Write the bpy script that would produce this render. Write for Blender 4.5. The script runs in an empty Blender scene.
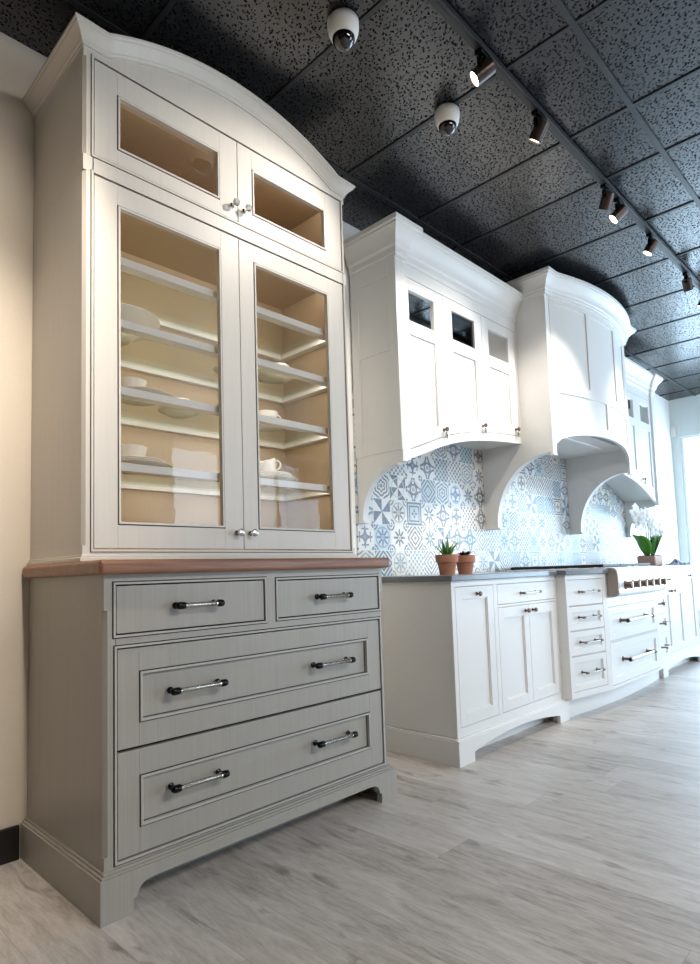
import bpy, bmesh, math, random
from mathutils import Vector, Matrix
random.seed(7)
C = bpy.context.scene.collection
PI = math.pi

# ------------------------------------------------------------------ materials
def lin(v):
    v /= 255.0
    return v/12.92 if v <= .04045 else ((v+.055)/1.055)**2.4
def rgb(r, g, b): return (lin(r), lin(g), lin(b), 1)

class N:
    """wrapper round a node tree: short maths on sockets"""
    def __init__(s, name):
        m = bpy.data.materials.new(name); m.use_nodes = True
        s.m = m; s.t = m.node_tree; s.t.nodes.clear()
        s.out = s.t.nodes.new('ShaderNodeOutputMaterial')
    def node(s, typ, **kw):
        n = s.t.nodes.new(typ)
        for k, v in kw.items(): setattr(n, k, v)
        return n
    def put(s, sock, v):
        if isinstance(v, (int, float)):
            sock.default_value = v
        elif isinstance(v, (tuple, list)):
            sock.default_value = v
        else: s.t.links.new(v, sock)
    def m_(s, op, a, b=0.0, c=None):
        n = s.node('ShaderNodeMath', operation=op)
        s.put(n.inputs[0], a); s.put(n.inputs[1], b)
        if c is not None: s.put(n.inputs[2], c)
        return n.outputs[0]
    def add(s, a, b): return s.m_('ADD', a, b)
    def sub(s, a, b): return s.m_('SUBTRACT', a, b)
    def mul(s, a, b): return s.m_('MULTIPLY', a, b)
    def div(s, a, b): return s.m_('DIVIDE', a, b)
    def fl(s, a): return s.m_('FLOOR', a)
    def ab(s, a): return s.m_('ABSOLUTE', a)
    def sin(s, a): return s.m_('SINE', a)
    def gt(s, a, b): return s.m_('GREATER_THAN', a, b)
    def lt(s, a, b): return s.m_('LESS_THAN', a, b)
    def mx(s, a, b): return s.m_('MAXIMUM', a, b)
    def mn(s, a, b): return s.m_('MINIMUM', a, b)
    def mix(s, f, a, b):
        n = s.node('ShaderNodeMix', data_type='RGBA')
        s.put(n.inputs[0], f); s.put(n.inputs[6], a); s.put(n.inputs[7], b)
        return n.outputs[2]
    def pos(s): return s.node('ShaderNodeNewGeometry').outputs['Position']
    def xyz(s, v):
        n = s.node('ShaderNodeSeparateXYZ'); s.put(n.inputs[0], v); return n.outputs
    def vec(s, x, y, z):
        n = s.node('ShaderNodeCombineXYZ')
        s.put(n.inputs[0], x); s.put(n.inputs[1], y); s.put(n.inputs[2], z); return n.outputs[0]
    def scale(s, v, sc):
        n = s.node('ShaderNodeVectorMath', operation='MULTIPLY')
        s.put(n.inputs[0], v); n.inputs[1].default_value = sc; return n.outputs[0]
    def noise(s, v, sc, det=3, rough=.5, dist=0):
        n = s.node('ShaderNodeTexNoise')
        s.put(n.inputs['Vector'], v); n.inputs['Scale'].default_value = sc
        n.inputs['Detail'].default_value = det; n.inputs['Roughness'].default_value = rough
        n.inputs['Distortion'].default_value = dist
        return n.outputs['Fac']
    def white(s, v):
        n = s.node('ShaderNodeTexWhiteNoise', noise_dimensions='3D'); s.put(n.inputs[0], v)
        return n.outputs[0], n.outputs[1]
    def ramp(s, f, stops, const=False):
        n = s.node('ShaderNodeValToRGB'); cr = n.color_ramp
        if const: cr.interpolation = 'CONSTANT'
        while len(cr.elements) < len(stops): cr.elements.new(.5)
        for e, (p, c) in zip(cr.elements, stops): e.position = p; e.color = c
        s.put(n.inputs[0], f); return n.outputs[0]
    def bump(s, h, strength=.3, dist=.01):
        n = s.node('ShaderNodeBump'); s.put(n.inputs['Height'], h)
        n.inputs['Strength'].default_value = strength; n.inputs['Distance'].default_value = dist
        return n.outputs[0]
    def bsdf(s, col, rough=.5, metal=0, normal=None, spec=.5, emit=None, estr=0, trans=0, coat=0, ior=1.5):
        n = s.node('ShaderNodeBsdfPrincipled')
        s.put(n.inputs['Base Color'], col); s.put(n.inputs['Roughness'], rough); s.put(n.inputs['Metallic'], metal)
        s.put(n.inputs['Specular IOR Level'], spec); s.put(n.inputs['Transmission Weight'], trans)
        s.put(n.inputs['Coat Weight'], coat); s.put(n.inputs['IOR'], ior)
        if normal is not None: s.put(n.inputs['Normal'], normal)
        if emit is not None:
            s.put(n.inputs['Emission Color'], emit); n.inputs['Emission Strength'].default_value = estr
        s.t.links.new(n.outputs[0], s.out.inputs[0]); return s.m

def plain(name, col, rough=.5, metal=0, var=.04, sc=30, bump=0, spec=.5, coat=0):
    n = N(name)
    f = n.noise(n.pos(), sc, 3)
    d = tuple(max(0, c*(1-var)) for c in col[:3])+(1,)
    l = tuple(min(1, c*(1+var)) for c in col[:3])+(1,)
    nm = n.bump(f, bump, .005) if bump else None
    return n.bsdf(n.mix(f, d, l), rough, metal, nm, spec, coat=coat)

def strie(name, col, var=.16, rough=.42):
    """brushed paint: fine vertical streaks"""
    n = N(name); p = n.pos()
    f = n.noise(n.scale(p, (1, 1, .012)), 260, 3, .6)
    g = n.noise(n.scale(p, (1, 1, .05)), 40, 2)
    f = n.add(n.mul(f, .7), n.mul(g, .3))
    d = tuple(c*(1-var) for c in col[:3])+(1,); l = tuple(min(1, c*(1+var)) for c in col[:3])+(1,)
    return n.bsdf(n.mix(f, d, l), rough, 0, n.bump(f, .06, .002))

def glass(name, tint=(1, 1, 1, 1), refl=.06, rough=.02, wav=0.0, haze=0, fk=1.0, hazecol=(1, 1, 1, 1)):
    n = N(name)
    t = n.node('ShaderNodeBsdfTransparent'); n.put(t.inputs[0], tint)
    g = n.node('ShaderNodeBsdfGlossy'); n.put(g.inputs['Roughness'], rough)
    fr = n.node('ShaderNodeFresnel'); fr.inputs[0].default_value = 1.5
    if wav:
        nm = n.bump(n.noise(n.pos(), 9, 3), wav, .05)
        n.put(g.inputs['Normal'], nm)
    f = n.mn(n.add(n.mul(fr.outputs[0], fk), refl), 1.0)
    mix = n.node('ShaderNodeMixShader'); n.put(mix.inputs[0], f)
    n.t.links.new(t.outputs[0], mix.inputs[1]); n.t.links.new(g.outputs[0], mix.inputs[2])
    o = mix.outputs[0]
    if haze:
        d = n.node('ShaderNodeBsdfDiffuse'); n.put(d.inputs[0], hazecol)
        m2 = n.node('ShaderNodeMixShader'); n.put(m2.inputs[0], haze)
        n.t.links.new(o, m2.inputs[1]); n.t.links.new(d.outputs[0], m2.inputs[2]); o = m2.outputs[0]
    n.t.links.new(o, n.out.inputs[0]); return n.m

def wood(name, c1, c2, rough=.4):
    n = N(name); p = n.pos()
    q = n.scale(p, (.06, 1, 1))
    f = n.noise(q, 45, 5, .65, 1.2)
    h = n.noise(n.scale(p, (.02, 1, 1)), 220, 2)
    f = n.add(n.mul(f, .75), n.mul(h, .25))
    return n.bsdf(n.ramp(f, [(.3, c1), (.72, c2)]), rough, 0, n.bump(f, .1, .002))

def floor_mat():
    n = N('grey_wood_planks'); p = n.xyz(n.pos()); x, y = p[0], p[1]
    u = n.div(x, .185); iu = n.fl(u); fu = n.sub(u, iu)
    r0, _ = n.white(n.vec(iu, 3.3, 0))
    v = n.add(n.div(y, 1.5), n.mul(r0, 7.0)); iv = n.fl(v); fv = n.sub(v, iv)
    r1, col = n.white(n.vec(iu, iv, 1))
    off = n.mul(r1, 40.0)
    q = n.vec(n.add(x, off), n.mul(y, .15), off)
    grain = n.noise(q, 32, 6, .66, .8)
    fine = n.noise(n.vec(n.add(x, off), n.mul(y, .12), off), 210, 4, .7)
    knot = n.noise(n.vec(n.add(x, off), n.mul(y, .3), off), 15, 3, .5, .6)
    f = n.add(n.add(n.mul(grain, .58), n.mul(fine, .3)), n.mul(r1, .12))
    c = n.ramp(f, [(.3, rgb(140, 132, 126)), (.43, rgb(186, 179, 173)), (.55, rgb(206, 200, 195)), (.72, rgb(224, 220, 216))])
    k = n.m_('SMOOTH_MIN', 1.0, n.mx(0.0, n.mul(n.sub(knot, .61), 6.0)), .1)
    c = n.mix(n.mul(k, .8), c, rgb(104, 93, 84))
    edge = n.mx(n.lt(n.mn(fu, n.sub(1.0, fu)), .005), n.lt(n.mn(fv, n.sub(1.0, fv)), .0007))
    c = n.mix(n.mul(edge, .4), c, rgb(120, 110, 102))
    return n.bsdf(c, n.add(.3, n.mul(grain, .18)), 0, n.bump(n.sub(f, n.mul(edge, .4)), .12, .003), .5)

def ceiling_mat():
    n = N('black_fissured_ceiling_tile'); p = n.pos()
    w = n.noise(p, 60, 2, .5)
    vo = n.node('ShaderNodeTexVoronoi', feature='F1', voronoi_dimensions='2D')
    q = n.node('ShaderNodeVectorMath', operation='ADD'); n.put(q.inputs[0], p)
    n.put(q.inputs[1], n.scale(n.vec(w, w, w), (.03, .012, 0)))
    n.put(vo.inputs['Vector'], n.scale(q.outputs[0], (1, .62, 1))); vo.inputs['Scale'].default_value = 88
    d = vo.outputs['Distance']
    sel, _ = n.white(vo.outputs['Position'])
    pit = n.mul(n.lt(d, .27), n.gt(sel, .25))
    sp = n.noise(p, 300, 2)
    h = n.sub(n.mul(sp, .25), pit)
    c = n.mix(pit, rgb(38, 39, 42), rgb(13, 13, 14))
    return n.bsdf(c, n.add(.24, n.mul(pit, .5)), 0, n.bump(h, .5, .003), n.sub(.75, n.mul(pit, .7)), ior=1.55)

def tile_mat():
    n = N('patchwork_pattern_tile'); P = n.xyz(n.pos()); T = .154
    u = n.div(n.sub(P[0], 2.034), T); v = n.div(n.sub(P[2], .922), T)
    iu, iv = n.fl(u), n.fl(v)
    fu = n.sub(n.sub(u, iu), .5); fv = n.sub(n.sub(v, iv), .5)
    r1, _ = n.white(n.vec(iu, iv, .7)); r2, _ = n.white(n.vec(iu, iv, 5.3)); r3, _ = n.white(n.vec(iv, iu, 9.1))
    au, av = n.ab(fu), n.ab(fv)
    r = n.m_('SQRT', n.add(n.mul(fu, fu), n.mul(fv, fv)))
    a = n.m_('ARCTAN2', fv, fu)
    cu, cv = n.sub(.5, au), n.sub(.5, av)
    dc = n.m_('SQRT', n.add(n.mul(cu, cu), n.mul(cv, cv)))
    mxa = n.mx(au, av); man = n.add(au, av)
    band = lambda d, r0, w: n.lt(n.ab(n.sub(d, r0)), w)
    OR, AND = n.mx, n.mul
    inv = lambda q: n.sub(1.0, q)
    # A: eight-petal flower with corner rosettes
    pet = n.lt(r, n.add(.24, n.mul(n.m_('COSINE', n.mul(a, 8.0)), .12)))
    A = OR(AND(pet, n.gt(r, .09)), OR(band(dc, .2, .035), n.lt(dc, .1)))
    # B: interlocking circles with ovals
    B = OR(OR(band(dc, .44, .05), band(r, .2, .045)), OR(n.lt(r, .09), n.lt(dc, .12)))
    # C: concentric diamonds
    Cc = n.gt(n.sin(n.mul(man, 30.0)), .15)
    # D: pinwheel of triangles
    D = n.gt(n.mul(n.mul(fu, fv), n.sub(au, av)), 0)
    # E: four-point star and dots
    st = n.lt(n.m_('MULTIPLY', au, av), .012)
    Eg = OR(AND(st, n.lt(r, .42)), OR(n.lt(dc, .16), AND(band(mxa, .3, .03), n.lt(n.mn(au, av), .2))))
    # F: square frames with centre quatrefoil
    F = OR(OR(band(mxa, .43, .035), band(mxa, .3, .03)), n.lt(r, n.add(.13, n.mul(n.m_('COSINE', n.mul(a, 4.0)), .06))))
    # G: swirls
    G = AND(n.gt(n.sin(n.add(n.mul(r, 40.0), n.mul(n.m_('COSINE', n.mul(a, 6.0)), 1.2))), 0.0), n.lt(r, .56))
    # H: lattice
    H = n.gt(n.mul(n.sin(n.mul(fu, 25.13)), n.sin(n.mul(fv, 25.13))), .12)
    pats = [A, B, Cc, D, Eg, F, G, H, A, B]
    sel = n.mul(r1, float(len(pats))); m = None
    for i, q in enumerate(pats):
        w = AND(n.gt(sel, float(i)-.0001), n.lt(sel, i+1.0)); t = AND(w, q)
        m = t if m is None else n.add(m, t)
    ink = n.ramp(r2, [(0, rgb(58, 72, 98)), (.16, rgb(84, 106, 126)), (.34, rgb(36, 42, 62)), (.46, rgb(110, 136, 148)),
                      (.6, rgb(64, 76, 90)), (.72, rgb(104, 90, 78)), (.82, rgb(70, 90, 138)), (.92, rgb(42, 38, 40))], True)
    base = n.ramp(r3, [(0, rgb(226, 224, 220)), (.4, rgb(218, 218, 214)), (.62, rgb(192, 205, 210)), (.75, rgb(224, 219, 210)), (.9, rgb(188, 194, 194))], True)
    acc = n.ramp(r3, [(0, rgb(150, 178, 192)), (.3, rgb(170, 160, 146)), (.6, rgb(120, 140, 172)), (.8, rgb(176, 196, 204))], True)
    spot = OR(n.lt(r, .07), AND(band(r, .38, .03), n.gt(r2, .4)))
    worn = n.noise(n.pos(), 70, 3)
    c = n.mix(n.mul(m, n.add(.55, n.mul(worn, .5))), base, ink)
    c = n.mix(n.mul(spot, .75), c, acc)
    grout = n.gt(mxa, .487)
    c = n.mix(grout, c, rgb(222, 222, 218))
    return n.bsdf(c, .28, 0, n.bump(inv(grout), .3, .002))

def cloth_pattern():
    n = N('blue_white_print'); p = n.pos()
    f = n.noise(p, 55, 2, .5, 1.5)
    return n.bsdf(n.ramp(f, [(.45, rgb(236, 240, 246)), (.52, rgb(52, 84, 150))]), .8)

def emis(name, col, st):
    n = N(name); return n.bsdf((.8, .8, .8, 1), .5, emit=col, estr=st)

M = {}
M['floor'] = floor_mat(); M['ceil'] = ceiling_mat(); M['tile'] = tile_mat()
M['grid'] = plain('dark_ceiling_grid', rgb(42, 44, 47), .4)
M['wall'] = plain('warm_white_wall_paint', rgb(232, 222, 208), .75, bump=.05, sc=120)
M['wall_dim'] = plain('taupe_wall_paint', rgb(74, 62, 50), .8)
M['wall_glare'] = plain('wall_paint_glare_white', rgb(246, 245, 242), .7)  # window glare on the kitchen wall put into its colour
M['wall_far'] = plain('pale_grey_wall_paint', rgb(214, 220, 216), .75, bump=.05, sc=120)
M['blackbase'] = plain('black_baseboard', rgb(22, 21, 22), .4)
M['grey'] = strie('grey_brushed_paint', rgb(168, 164, 156), .2)
M['cream'] = strie('pale_greige_brushed_paint', rgb(214, 208, 199), .1)
M['tan'] = strie('tan_interior_paint', rgb(188, 166, 138), .12)
M['glaze'] = plain('dark_glaze_line', rgb(38, 35, 34), .6)
M['bead'] = plain('pale_bead_paint', rgb(184, 182, 176), .4)
M['walnut'] = wood('warm_walnut', rgb(112, 74, 54), rgb(166, 118, 90), .38)
M['white'] = plain('white_cabinet_paint', rgb(229, 228, 225), .35, var=.015)
M['line'] = plain('shadow_gap', rgb(120, 116, 110), .7)
M['dark'] = plain('dark_wood_interior', rgb(70, 52, 44), .5, var=.2)
M['pane'] = glass('clear_pane', refl=.0, rough=.015, wav=.012, fk=.2)
M['pane_tall'] = glass('clear_tall_pane', refl=.0, rough=.02, wav=.008, fk=1.0)
M['pane_dark'] = glass('smoked_pane', tint=rgb(150, 140, 135), refl=.04)
M['shelfglass'] = glass('shelf_glass', tint=rgb(240, 242, 236), refl=.0, fk=.25)
M['acrylic'] = glass('clear_acrylic', tint=rgb(248, 248, 246), refl=.10, haze=.12, hazecol=rgb(240, 238, 230))
M['crystal'] = glass('cut_crystal', tint=rgb(250, 250, 250), refl=.14, haze=.3, hazecol=rgb(225, 224, 220))
M['black'] = plain('black_metal', rgb(20, 20, 22), .25, .6)
M['chrome'] = plain('polished_nickel', rgb(205, 200, 192), .18, 1)
M['bronze'] = plain('aged_brass', rgb(122, 100, 86), .34, .9)
M['steel'] = plain('stainless_steel', rgb(236, 238, 240), .38, .3)
M['steel_reflect'] = plain('stainless_end_warm_reflection', rgb(164, 152, 142), .42, .7)  # browner than the panel: a warm reflection put into the steel colour
M['stone'] = plain('grey_polished_stone', rgb(112, 116, 120), .18, var=.12, sc=14)
M['iron'] = plain('black_cast_iron', rgb(24, 24, 26), .5)
M['china'] = plain('white_china', rgb(244, 238, 228), .18, var=.01)
M['terra'] = plain('terracotta', rgb(172, 118, 94), .8, var=.1, sc=40, bump=.1)
M['terra2'] = plain('pale_pink_clay', rgb(206, 168, 150), .7, var=.05)
M['soil'] = plain('dark_soil', rgb(52, 38, 32), .95, var=.4, sc=120, bump=.6)
M['aloe'] = plain('aloe_green', rgb(54, 116, 50), .4, var=.35, sc=24)
M['aloe2'] = plain('yellow_green_leaf', rgb(150, 178, 66), .45, var=.2, sc=40)
M['purple'] = plain('dark_plum_succulent', rgb(62, 48, 52), .5, var=.3, sc=60)
M['leaf'] = plain('orchid_leaf_green', rgb(96, 164, 58), .35, var=.25, sc=12)
M['petal'] = plain('white_petal', rgb(246, 246, 242), .5, var=.02)
M['stem'] = plain('brown_green_stem', rgb(98, 92, 62), .6)
M['plastic'] = plain('white_plastic', rgb(232, 230, 226), .35, var=.01)
M['smoke'] = plain('smoked_dome', rgb(14, 14, 16), .06, 0, coat=1)
M['bronzecan'] = plain('dark_bronze_can', rgb(78, 68, 64), .32, .8)
M['lamp'] = emis('lit_lamp_face', rgb(255, 240, 215), 14)
M['frame'] = plain('white_window_frame', rgb(232, 234, 236), .4)
M['winglass'] = glass('window_glass', refl=.0)
M['print'] = cloth_pattern()
M['foliage'] = plain('pale_sunlit_foliage', rgb(190, 208, 182), .7, var=.25, sc=8)
M['bark'] = plain('pale_bark', rgb(170, 160, 150), .8)
M['pave'] = plain('sunlit_pavement', rgb(220, 220, 216), .9)

# ------------------------------------------------------------------ mesh helpers
ORG = {}
class MB:
    def __init__(s, xf=None):
        s.v = []; s.f = []; s.mi = []; s.xf = xf
    def raw(s, vs, fs, m=0):
        o = len(s.v)
        s.v += [tuple(v) for v in vs]
        for f in fs: s.f.append([i+o for i in f]); s.mi.append(m)
        return s
    def box(s, x0, x1, y0, y1, z0, z1, m=0):
        vs = [(x, y, z) for z in (z0, z1) for y in (y0, y1) for x in (x0, x1)]
        return s.raw(vs, [(0, 2, 3, 1), (4, 5, 7, 6), (0, 1, 5, 4), (2, 6, 7, 3), (0, 4, 6, 2), (1, 3, 7, 5)], m)
    def prism(s, poly, ax, a0, a1, m=0):
        def mk(p, a):
            return {'x': (a, p[0], p[1]), 'y': (p[0], a, p[1]), 'z': (p[0], p[1], a)}[ax]
        n = len(poly)
        vs = [mk(p, a0) for p in poly]+[mk(p, a1) for p in poly]
        fs = [tuple(range(n)), tuple(range(2*n-1, n-1, -1))]+[(i, (i+1) % n, n+(i+1) % n, n+i) for i in range(n)]
        return s.raw(vs, fs, m)
    def ring(s, x0, x1, z0, z1, w, ya, yb, m=0):
        """mitred rectangular ring lying in a plane facing -y, from depth ya to yb"""
        o = [(x0, z0), (x1, z0), (x1, z1), (x0, z1)]
        i = [(x0+w, z0+w), (x1-w, z0+w), (x1-w, z1-w), (x0+w, z1-w)]
        for k in range(4):
            j = (k+1) % 4
            q = [o[k], o[j], i[j], i[k]]
            s.prism(q, 'y', ya, yb, m)
        return s
    def lathe(s, prof, c, ax='z', n=24, m=0, cap=True):
        vs = []; fs = []
        for r, h in prof:
            for k in range(n):
                a = 2*PI*k/n
                p, q = r*math.cos(a), r*math.sin(a)
                vs.append({'z': (c[0]+p, c[1]+q, c[2]+h), 'y': (c[0]+p, c[1]+h, c[2]+q), 'x': (c[0]+h, c[1]+p, c[2]+q)}[ax])
        L = len(prof)
        for j in range(L-1):
            for k in range(n):
                k2 = (k+1) % n
                fs.append((j*n+k, j*n+k2, (j+1)*n+k2, (j+1)*n+k))
        if cap:
            fs.append(tuple(range(n))); fs.append(tuple((L-1)*n+k for k in range(n)))
        return s.raw(vs, fs, m)
    def tube(s, pts, r, n=10, m=0):
        pts = [Vector(p) for p in pts]; rs = r if isinstance(r, (list, tuple)) else [r]*len(pts)
        vs = []; fs = []; up = None
        for i, p in enumerate(pts):
            d = (pts[min(i+1, len(pts)-1)]-pts[max(i-1, 0)]).normalized()
            if up is None:
                up = Vector((0, 0, 1)) if abs(d.z) < .9 else Vector((1, 0, 0))
            a = d.cross(up).normalized(); b = a.cross(d).normalized(); up = b
            for k in range(n):
                t = 2*PI*k/n
                vs.append(p+(a*math.cos(t)+b*math.sin(t))*rs[i])
        for j in range(len(pts)-1):
            for k in range(n):
                k2 = (k+1) % n
                fs.append((j*n+k, j*n+k2, (j+1)*n+k2, (j+1)*n+k))
        fs.append(tuple(range(n))); fs.append(tuple((len(pts)-1)*n+k for k in range(n)))
        return s.raw(vs, fs, m)
    def loft(s, rows, m=0, close=False):
        """rows of equal length joined by quads; ends capped when close"""
        n = len(rows[0]); vs = [p for r in rows for p in r]; fs = []
        for j in range(len(rows)-1):
            for k in range(n if close else n-1):
                k2 = (k+1) % n
                fs.append((j*n+k, j*n+k2, (j+1)*n+k2, (j+1)*n+k))
        if close:
            fs.append(tuple(range(n))); fs.append(tuple((len(rows)-1)*n+k for k in range(n)))
        return s.raw(vs, fs, m)
    def build(s, name, mats, parent=None, bevel=0, smooth=False, org=None, seg=2, ang=40):
        if not isinstance(mats, (list, tuple)): mats = [mats]
        po = ORG.get(parent.name, Vector()) if parent else Vector()
        vv = [s.xf(v) for v in s.v] if s.xf else s.v
        if org is None:
            if parent: org = po
            else:
                xs = [v[0] for v in vv]; ys = [v[1] for v in vv]; zs = [v[2] for v in vv]
                org = Vector(((min(xs)+max(xs))/2, (min(ys)+max(ys))/2, min(zs)))
        org = Vector(org)
        me = bpy.data.meshes.new(name)
        me.from_pydata([Vector(v)-org for v in vv], [], s.f)
        for m in mats: me.materials.append(m)
        for p, i in zip(me.polygons, s.mi): p.material_index = i
        bm = bmesh.new(); bm.from_mesh(me)
        bmesh.ops.recalc_face_normals(bm, faces=bm.faces)
        bm.to_mesh(me); bm.free()
        if smooth:
            for p in me.polygons: p.use_smooth = True
            me.set_sharp_from_angle(angle=math.radians(ang))
        o = bpy.data.objects.new(name, me); C.objects.link(o)
        if parent: o.parent = parent
        o.location = org-po; ORG[o.name] = org
        if bevel:
            b = o.modifiers.new('edge', 'BEVEL'); b.width = bevel; b.segments = seg; b.limit_method = 'ANGLE'; b.angle_limit = math.radians(50)
            b.harden_normals = False
        return o

def tag(o, label=None, cat=None, group=None, kind=None):
    if label: o['label'] = label
    if cat: o['category'] = cat
    if group: o['group'] = group
    if kind: o['kind'] = kind
    return o
def thing(name, label, cat, loc, group=None):
    o = bpy.data.objects.new(name, None); C.objects.link(o); o.location = loc; o.empty_display_size = .05
    ORG[o.name] = Vector(loc)
    return tag(o, label, cat, group)
def struct(mb, name, mat, label=None, **k):
    return tag(mb.build(name, mat, **k), label, None, None, 'structure')

def lerp(a, b, t): return a+(b-a)*t

# ------------------------------------------------------------------ the room
H = 3.015
XL, XR, YF = -2.6, 7.6, -6.0
struct(MB().box(XL-.1, XR+.1, YF-.1, .1, -.06, 0), 'floor', M['floor'], 'pale grey wood plank floor')
struct(MB().box(XL-.1, XR+.1, YF-.1, .1, H, H+.05), 'ceiling', M['ceil'], 'black suspended ceiling of fissured tiles')
struct(MB().box(XL-.1, 1.7, 0, .1, 0, H), 'wall_back', M['wall'])
struct(MB().box(1.7, XR+.1, 0, .1, 0, H), 'wall_kitchen', M['wall_glare'])
struct(MB().box(XL-.1, XL, YF, 0, 0, H), 'wall_left', M['wall_dim'])
# far wall with its window opening
W0, W1, WZ0, WZ1 = -.1, -4.6, .35, 2.53
mb = MB().box(XR, XR+.1, W0, 0, 0, H).box(XR, XR+.1, YF, W1, 0, H).box(XR, XR+.1, W1, W0, 0, WZ0).box(XR, XR+.1, W1, W0, WZ1, H)
struct(mb, 'wall_right', M['wall_far'])
# front wall (behind the camera) with a shopfront opening
F0, F1, FZ1 = 3.5, 7.2, 2.9
mb = MB().box(XL, F0, YF-.1, YF, 0, H).box(F1, XR, YF-.1, YF, 0, H).box(F0, F1, YF-.1, YF, FZ1, H).box(F0, F1, YF-.1, YF, 0, .2)
struct(mb, 'wall_front', M['wall_dim'])
def window(name, fn, a0, a1, z0, z1, nm, label):
    """fn(a, d, z) maps along-wall, depth, height"""
    root = thing(name, label, None, fn((a0+a1)/2, .05, z0)); root['kind'] = 'structure'
    fr = MB()
    w = .034
    def bx(p0, p1, q0, q1):
        A = fn(p0, .02, q0); B = fn(p1, .08, q1)
        fr.box(min(A[0], B[0]), max(A[0], B[0]), min(A[1], B[1]), max(A[1], B[1]), q0, q1)
    bx(a0, a1, z0, z0+w); bx(a0, a1, z1-w, z1)
    for i in range(nm+1):
        c = lerp(a0, a1, i/nm); s = 1 if a1 > a0 else -1
        lo = c if i == 0 else c-s*w/2 if i < nm else c-s*w
        bx(lo, lo+s*w, z0+w, z1-w)
    fr.build('window_frame', M['frame'], root, .004)
    A = fn(a0, .05, z0+w); B = fn(a1, .05, z1-w)
    g = MB()
    if abs(A[0]-B[0]) < .01: g.raw([(A[0], A[1], A[2]), (A[0], B[1], A[2]), (A[0], B[1], B[2]), (A[0], A[1], B[2])], [(0, 1, 2, 3)])
    else: g.raw([(A[0], A[1], A[2]), (B[0], A[1], A[2]), (B[0], A[1], B[2]), (A[0], A[1], B[2])], [(0, 1, 2, 3)])
    g.build('pane', M['winglass'], root)
window('window_1', lambda a, d, z: (XR+d, a, z), W0, W1, WZ0, WZ1, 3, 'wide white framed window at the end of the kitchen run')
window('window_2', lambda a, d, z: (a, YF-d, z), F0, F1, .2, FZ1, 4, 'shopfront window behind the viewer')
# ceiling grid
g = MB()
for x in [-2.1+.6*k for k in range(-1, 5)]+[.845, 1.44, 2.035, 2.475, 3.06, 3.66, 4.265, 4.865, 5.465, 6.065, 6.665, 7.265]:
    if XL < x < XR and not (.35 < x < .8): g.box(x-.009, x+.009, YF, 0, H-.006, H+.001)
for y in (-.31, -1.53, -2.75, -3.97, -5.19): g.box(XL, XR, y-.012, y+.012, H-.0065, H+.001)
struct(g, 'trim_1', M['grid'], 'black metal grid between the ceiling tiles')
struct(MB().box(XL, -.005, -.014, 0, 0, .115), 'baseboard_left', M['blackbase'], 'black baseboard on the wall beside the hutch', bevel=.003)
struct(MB().box(1.27, 1.73, -.014, 0, 0, .115), 'baseboard_middle', M['blackbase'])
# backsplash
struct(MB().box(1.745, 5.875, -.012, 0, .923, 1.98), 'trim_2', M['tile'], 'blue and white patchwork patterned tile backsplash')
tag(MB().box(XR-.03, XR, -.06, -.005, 2.54, 2.66).build('wall_sensor', M['plastic'], bevel=.008), 'small white motion sensor box high beside the window', 'sensor')

# outside, seen blown out through the far window
struct(MB().box(7.75, 16, -9, 3, -.12, -.06), 'pavement', M['pave'], 'sunlit pavement outside the window')
def tree(x, y, label):
    t = thing('street_tree', label, 'tree', (x, y, -.06), 'trees outside the window')
    MB().tube([(x, y, -.06), (x+.03, y, 1.2), (x, y+.05, 2.2)], [.09, .07, .04]).build('trunk', M['bark'], t, smooth=True)
    lv = MB(); rn = random.Random(int(x*10))
    for k in range(420):
        a, b, r = rn.uniform(0, 2*PI), rn.uniform(-1, 1), rn.random()**.4
        q = math.sqrt(1-b*b)
        c = Vector((x+1.0*r*q*math.cos(a), y+1.0*r*q*math.sin(a), 2.0+1.3*r*b))
        d1 = Vector((rn.uniform(-1, 1), rn.uniform(-1, 1), rn.uniform(-1, 1))).normalized()*.11
        d2 = d1.cross(Vector((rn.uniform(-1, 1), rn.uniform(-1, 1), 1))).normalized()*.06
        lv.raw([c-d1, c+d2, c+d1, c-d2], [(0, 1, 2, 3)])
    lv.build('foliage', M['foliage'], t)
tree(11.0, -.6, 'pale leafy tree outside the window nearest its frame')

# ------------------------------------------------------------------ grey hutch
HG = thing('buffet_cabinet', 'grey brushed paint buffet base with four drawers under the wooden top', 'cabinet', (.632, -.33, 0))
bx0, bx1, by = .0212, 1.2433, -.6227
def chamfered(mb, x0, x1, yf, yb, segs, ch=.012, m=0):
    for z0, z1, c in segs:
        if c: mb.prism([(x0, yb), (x0, yf+ch), (x0+ch, yf), (x1-ch, yf), (x1, yf+ch), (x1, yb)], 'z', z0, z1, m)
        else: mb.box(x0, x1, yf, yb, z0, z1, m)
# corner posts and sides, leaving the drawer field for the face frame
for x0, x1, sgn in ((bx0, .056, 1), (1.2195, bx1, -1)):
    side = MB()
    for z0, z1, c in ((.13, .168, 0), (.168, .862, 1), (.862, .967, 0)):
        ch = .011 if c else 0
        if sgn > 0: side.prism([(x0, 0), (x0, by+ch), (x0+ch, by), (x1, by), (x1, -.55), (x0+.02, -.55), (x0+.02, 0)], 'z', z0, z1)
        else: side.prism([(x1, 0), (x1, by+ch), (x1-ch, by), (x0, by), (x0, -.55), (x1-.02, -.55), (x1-.02, 0)], 'z', z0, z1)
    side.build('side_panel', M['grey'], HG, .0008)
carc = MB().box(.04, 1.225, -.58, -.005, .13, .15).box(.04, 1.225, -.02, -.005, .15, .96).box(.056, 1.22, -.572, -.568, .13, .96, 1)
carc.build('carcass', [M['grey'], M['glaze']], HG)
ff = MB()
DR = [(.058, .604, .79, .934), (.666, 1.2165, .793, .930), (.061, 1.2145, .4535, .747), (.061, 1.2145, .147, .4485)]
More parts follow.
